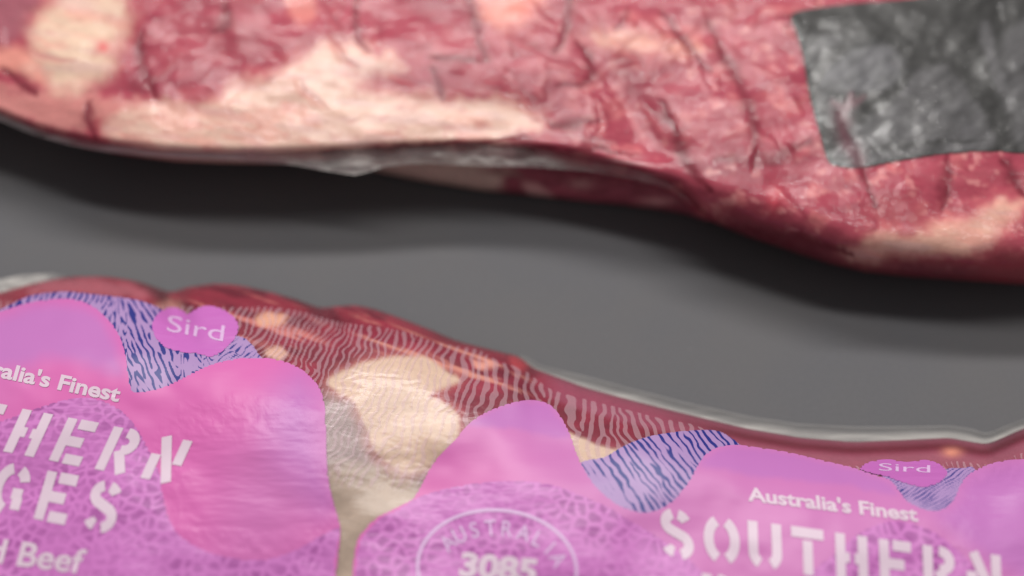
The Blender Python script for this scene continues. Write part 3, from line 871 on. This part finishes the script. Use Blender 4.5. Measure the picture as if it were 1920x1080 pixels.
def wrinkle(U, V):
    z = 0 * U
    for i, (p, w) in enumerate(CREASE):
        z = z - 0.0002 * line_mask(U, V, p, w * 1.4, 5, i * 1.7)
    return z

def build_up():
    us = np.arange(-415, 2336, 3.5); t = np.linspace(0, 1, 150)
    a = np.minimum(VTOP + 0 * us, botM(us) - 40)
    U = np.repeat(us[None], len(t), 0); V = a[None] + (botM(us) - a)[None] * t[:, None]
    Z = h_up(U, V) + wrinkle(U, V)
    P = at(U, V, Z)
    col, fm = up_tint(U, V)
    # back of the cut, in world space: over the top and down to the counter
    b0 = P[0]; back, bc = [], []
    for k in range(16, 0, -1):
        th = math.pi / 2 * k / 16
        q = b0.copy(); q[:, 1] += 0.075 * math.sin(th); q[:, 2] = b0[:, 2] * (0.02 + 0.98 * math.cos(th))
        back.append(q); bc.append(col[0])
    # belly under the front rim
    bel, lc = [], []
    for dy, fz in ((0.002, .8), (0.006, .55), (0.013, .3), (0.022, .12), (0.032, 0.02)):
        q = P[-1].copy(); q[:, 1] += dy; q[:, 2] = P[-1][:, 2] * fz
        bel.append(q); lc.append(col[-1])
    V3 = np.concatenate([np.array(back), P, np.array(bel)]); CO = np.concatenate([np.array(bc), col, np.array(lc)])
    nr, nc = V3.shape[:2]; F = grid_faces(nr, nc)
    m = mat_meat('raw beef', 0.6, 0.05, 0.06)
    masks = []
    nv = vert_normals(V3.reshape(-1, 3), F)
    for q in fm:
        M = np.zeros((nr, nc)); M[16:16 + U.shape[0]] = q
        masks.append(M.reshape(-1)[F].mean(1) > 0.5)
    rest = np.ones(len(F), bool)
    for k in masks:
        k &= rest; rest &= ~k
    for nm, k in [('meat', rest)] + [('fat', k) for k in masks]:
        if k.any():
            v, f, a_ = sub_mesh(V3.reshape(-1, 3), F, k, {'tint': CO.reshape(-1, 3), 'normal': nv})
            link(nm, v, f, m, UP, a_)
    # clear bag over it, creased
    Zf = Z + 0.0007 + 0.0003 * (1 + N5.fbm(U / 80 + V / 60, V / 50 - U / 150, 2)) + 0.0005 * folds(U, V)
    Pf = at(U, V, Zf)
    fb = []
    for k in range(8, 0, -1):
        th = math.pi / 2 * k / 8
        q = Pf[0].copy(); q[:, 1] += 0.077 * math.sin(th); q[:, 2] = Pf[0][:, 2] * (0.02 + 0.98 * math.cos(th)); fb.append(q)
    Vf = np.concatenate([np.array(fb), Pf])
    mf = mat_film('clear bag film', 0.14, 0.3, 60, (1, 1.5, 1), haze=0.008, gain=0.4)
    link('film', Vf, grid_faces(*Vf.shape[:2]), mf, UP)
build_up()

def surf_up(U, V):
    return h_up(U, V) + wrinkle(U, V) + 0.0005

# lower flap of the cut hanging under the seam in the middle
def build_fold():
    us = np.arange(640, 1330, 4.0); t = np.linspace(0, 1, 26)
    bot = np.interp(us, [640, 720, 800, 900, 1000, 1100, 1200, 1280, 1330], [306, 325, 341, 357, 367, 378, 388, 400, 416])
    top = botM(us) - 12
    U = np.repeat(us[None], len(t), 0); V = top[None] + (bot - top)[None] * t[:, None]; T = np.repeat(t[:, None], len(us), 1)
    Z = 0.001 + 0.019 * np.sqrt(np.clip(1 - T ** 2, 0, 1)) + 0.0007 * N2.fbm(U / 40, V / 20, 3)
    col = lin(150, 78, 92) * np.ones(U.shape + (3,)) * (1 + 0.4 * N1.fbm(U / 40, V / 18, 3))[..., None]
    k = (1 - sstep(900, 980, U + 40 * N3.fbm(U / 40, V / 20, 2)))[..., None]
    col = col * (1 - k) + lin(196, 170, 160) * k
    k = (blob(U, V, [(980, 345), (1010, 350), (1040, 368), (1000, 366)], 8) + 0.6 * np.exp(-(((U - 1090) / 22) ** 2 + ((V - 345) / 9) ** 2)) + 0.7 * np.exp(-(((U - 1230) / 30) ** 2 + ((V - 378) / 8) ** 2)))[..., None]
    k = np.clip(k, 0, 1); col = col * (1 - k) + lin(206, 160, 158) * k
    P = at(U, V, Z)
    und = P[-1].copy(); und[:, 1] += 0.02; und[:, 2] = 0.0007
    V3 = np.concatenate([P, und[None]]); CO = np.concatenate([col, col[-1:]])
    link('meat_flap', V3, grid_faces(*V3.shape[:2]), mat_meat('raw beef flap', 0.4, 0.14, 0.4), UP, {'tint': np.clip(CO, .004, .9).reshape(-1, 3)})
build_fold()

# flat seal of the bag sticking out along the front rim
def build_up_seam():
    us = np.arange(-330, 1436, 4.0); t = np.linspace(0, 1, 14)
    out = np.interp(us, [-330, 0, 60, 130, 200, 300, 400, 500, 560, 620, 665, 690, 720, 760, 800, 900, 1000, 1100, 1200, 1260, 1310, 1400, 1440],
                    [140, 226, 252, 272, 285, 294, 298, 304, 311, 322, 328, 323, 313, 308, 306, 311, 313, 321, 338, 356, 394, 440, 452])
    a = botM(us) - 14
    U = np.repeat(us[None], len(t), 0); V = a[None] + (out - a)[None] * t[:, None]; T = np.repeat(t[:, None], len(us), 1)
    Z = h_up(us, botM(us))[None] + 0.0012 + (0.004 * (1 - T) - 0.004 * T) + 0.0012 * N2.fbm(U / 46, T * 2, 3)
    milk = 0.12 + 0.6 * sstep(0.2, 0.8, T) * (0.55 + 0.6 * N1.fbm(U / 60, V / 9, 3))
    milk = milk + 0.35 * sstep(0.9, 1, T) + 0.35 * np.exp(-(((U - 668) / 36) ** 2)) * T
    milk = milk * (1 - 0.55 * sstep(900, 1100, U)) * (1 - sstep(1340, 1430, U))
    link('bag_seam', at(U, V, Z), grid_faces(*U.shape), mat_seam('milky front seam', col=(0.55, 0.52, 0.5)), UP, {'milk': np.clip(milk, 0, .92).reshape(-1)})
build_up_seam()

# black label under the film, crinkled
def build_label():
    pts = [(1484, 28), (1520, 16), (1600, 6), (1700, -2), (1780, -14), (1900, -30), (1990, -34), (2000, 120), (1996, 276), (1930, 286), (1850, 283), (1770, 288), (1690, 300), (1615, 314), (1572, 312), (1552, 300), (1540, 260), (1520, 190), (1505, 105), (1492, 60)]
    def painted_sheen(U, V):  # lamp reflections on the crinkles, painted as paler grey with dark grooves
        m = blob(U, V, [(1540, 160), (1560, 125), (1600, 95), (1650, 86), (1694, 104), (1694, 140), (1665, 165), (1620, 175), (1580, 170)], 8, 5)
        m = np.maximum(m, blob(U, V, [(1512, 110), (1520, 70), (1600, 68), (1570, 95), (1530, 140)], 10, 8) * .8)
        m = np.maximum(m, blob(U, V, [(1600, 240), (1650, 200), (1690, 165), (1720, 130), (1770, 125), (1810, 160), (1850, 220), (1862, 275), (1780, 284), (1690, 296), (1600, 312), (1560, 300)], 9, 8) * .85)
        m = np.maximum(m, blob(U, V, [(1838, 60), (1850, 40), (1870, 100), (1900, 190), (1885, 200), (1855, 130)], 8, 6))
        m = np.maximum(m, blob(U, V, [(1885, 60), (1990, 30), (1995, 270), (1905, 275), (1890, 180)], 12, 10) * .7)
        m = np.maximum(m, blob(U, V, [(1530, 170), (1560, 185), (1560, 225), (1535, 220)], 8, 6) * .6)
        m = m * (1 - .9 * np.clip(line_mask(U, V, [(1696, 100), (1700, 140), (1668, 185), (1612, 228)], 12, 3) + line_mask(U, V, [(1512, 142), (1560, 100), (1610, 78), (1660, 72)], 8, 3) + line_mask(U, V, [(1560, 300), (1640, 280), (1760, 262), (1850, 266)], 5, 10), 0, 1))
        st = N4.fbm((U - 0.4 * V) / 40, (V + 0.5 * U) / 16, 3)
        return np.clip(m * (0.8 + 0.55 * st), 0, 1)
    def juice(U, V):
        return np.clip(line_mask(U, V, [(1600, 178), (1572, 212), (1580, 250), (1604, 290), (1625, 340)], 16, 10) + .8 * line_mask(U, V, [(1560, 190), (1590, 205), (1620, 180)], 9, 6), 0, .9)
    def crink(U, V):
        c = 0.0007 * blob(U, V, [(1530, 175), (1560, 115), (1640, 70), (1710, 100), (1700, 150), (1630, 190)], 22, 4)
        return c + 0.00025 * N4.fbm((U - 0.4 * V) / 40, (V + 0.5 * U) / 18, 2)
    m, nt, out = new_mat('crinkled black label')
    p = nd(nt, 'ShaderNodeBsdfPrincipled'); p.inputs['Roughness'].default_value = 0.4; p.inputs['Specular IOR Level'].default_value = 0.4
    a = attr(nt, 'painted_sheen')
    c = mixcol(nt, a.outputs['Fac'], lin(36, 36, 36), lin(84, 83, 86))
    c = mixcol(nt, attr(nt, 'juice').outputs['Fac'], c, lin(84, 42, 54))
    nt.links.new(c, p.inputs['Base Color'])
    n = noise_node(nt, 110, 3, 0.5, stretch=(0.7, 1.5, 1), rot=-0.5)
    b = bump(nt, n.outputs['Fac'], 0.07, 0.003); nt.links.new(b.outputs[0], p.inputs['Normal'])
    nt.links.new(p.outputs[0], out.inputs[0])
    lab = patch('label', pts, lambda U, V: surf_up(U, V) + crink(U, V), 0.0, m, UP, 3.0, {'painted_sheen': painted_sheen, 'juice': juice}, raw=False)
    lab['label'] = 'black crinkled label on the bag'
build_label()
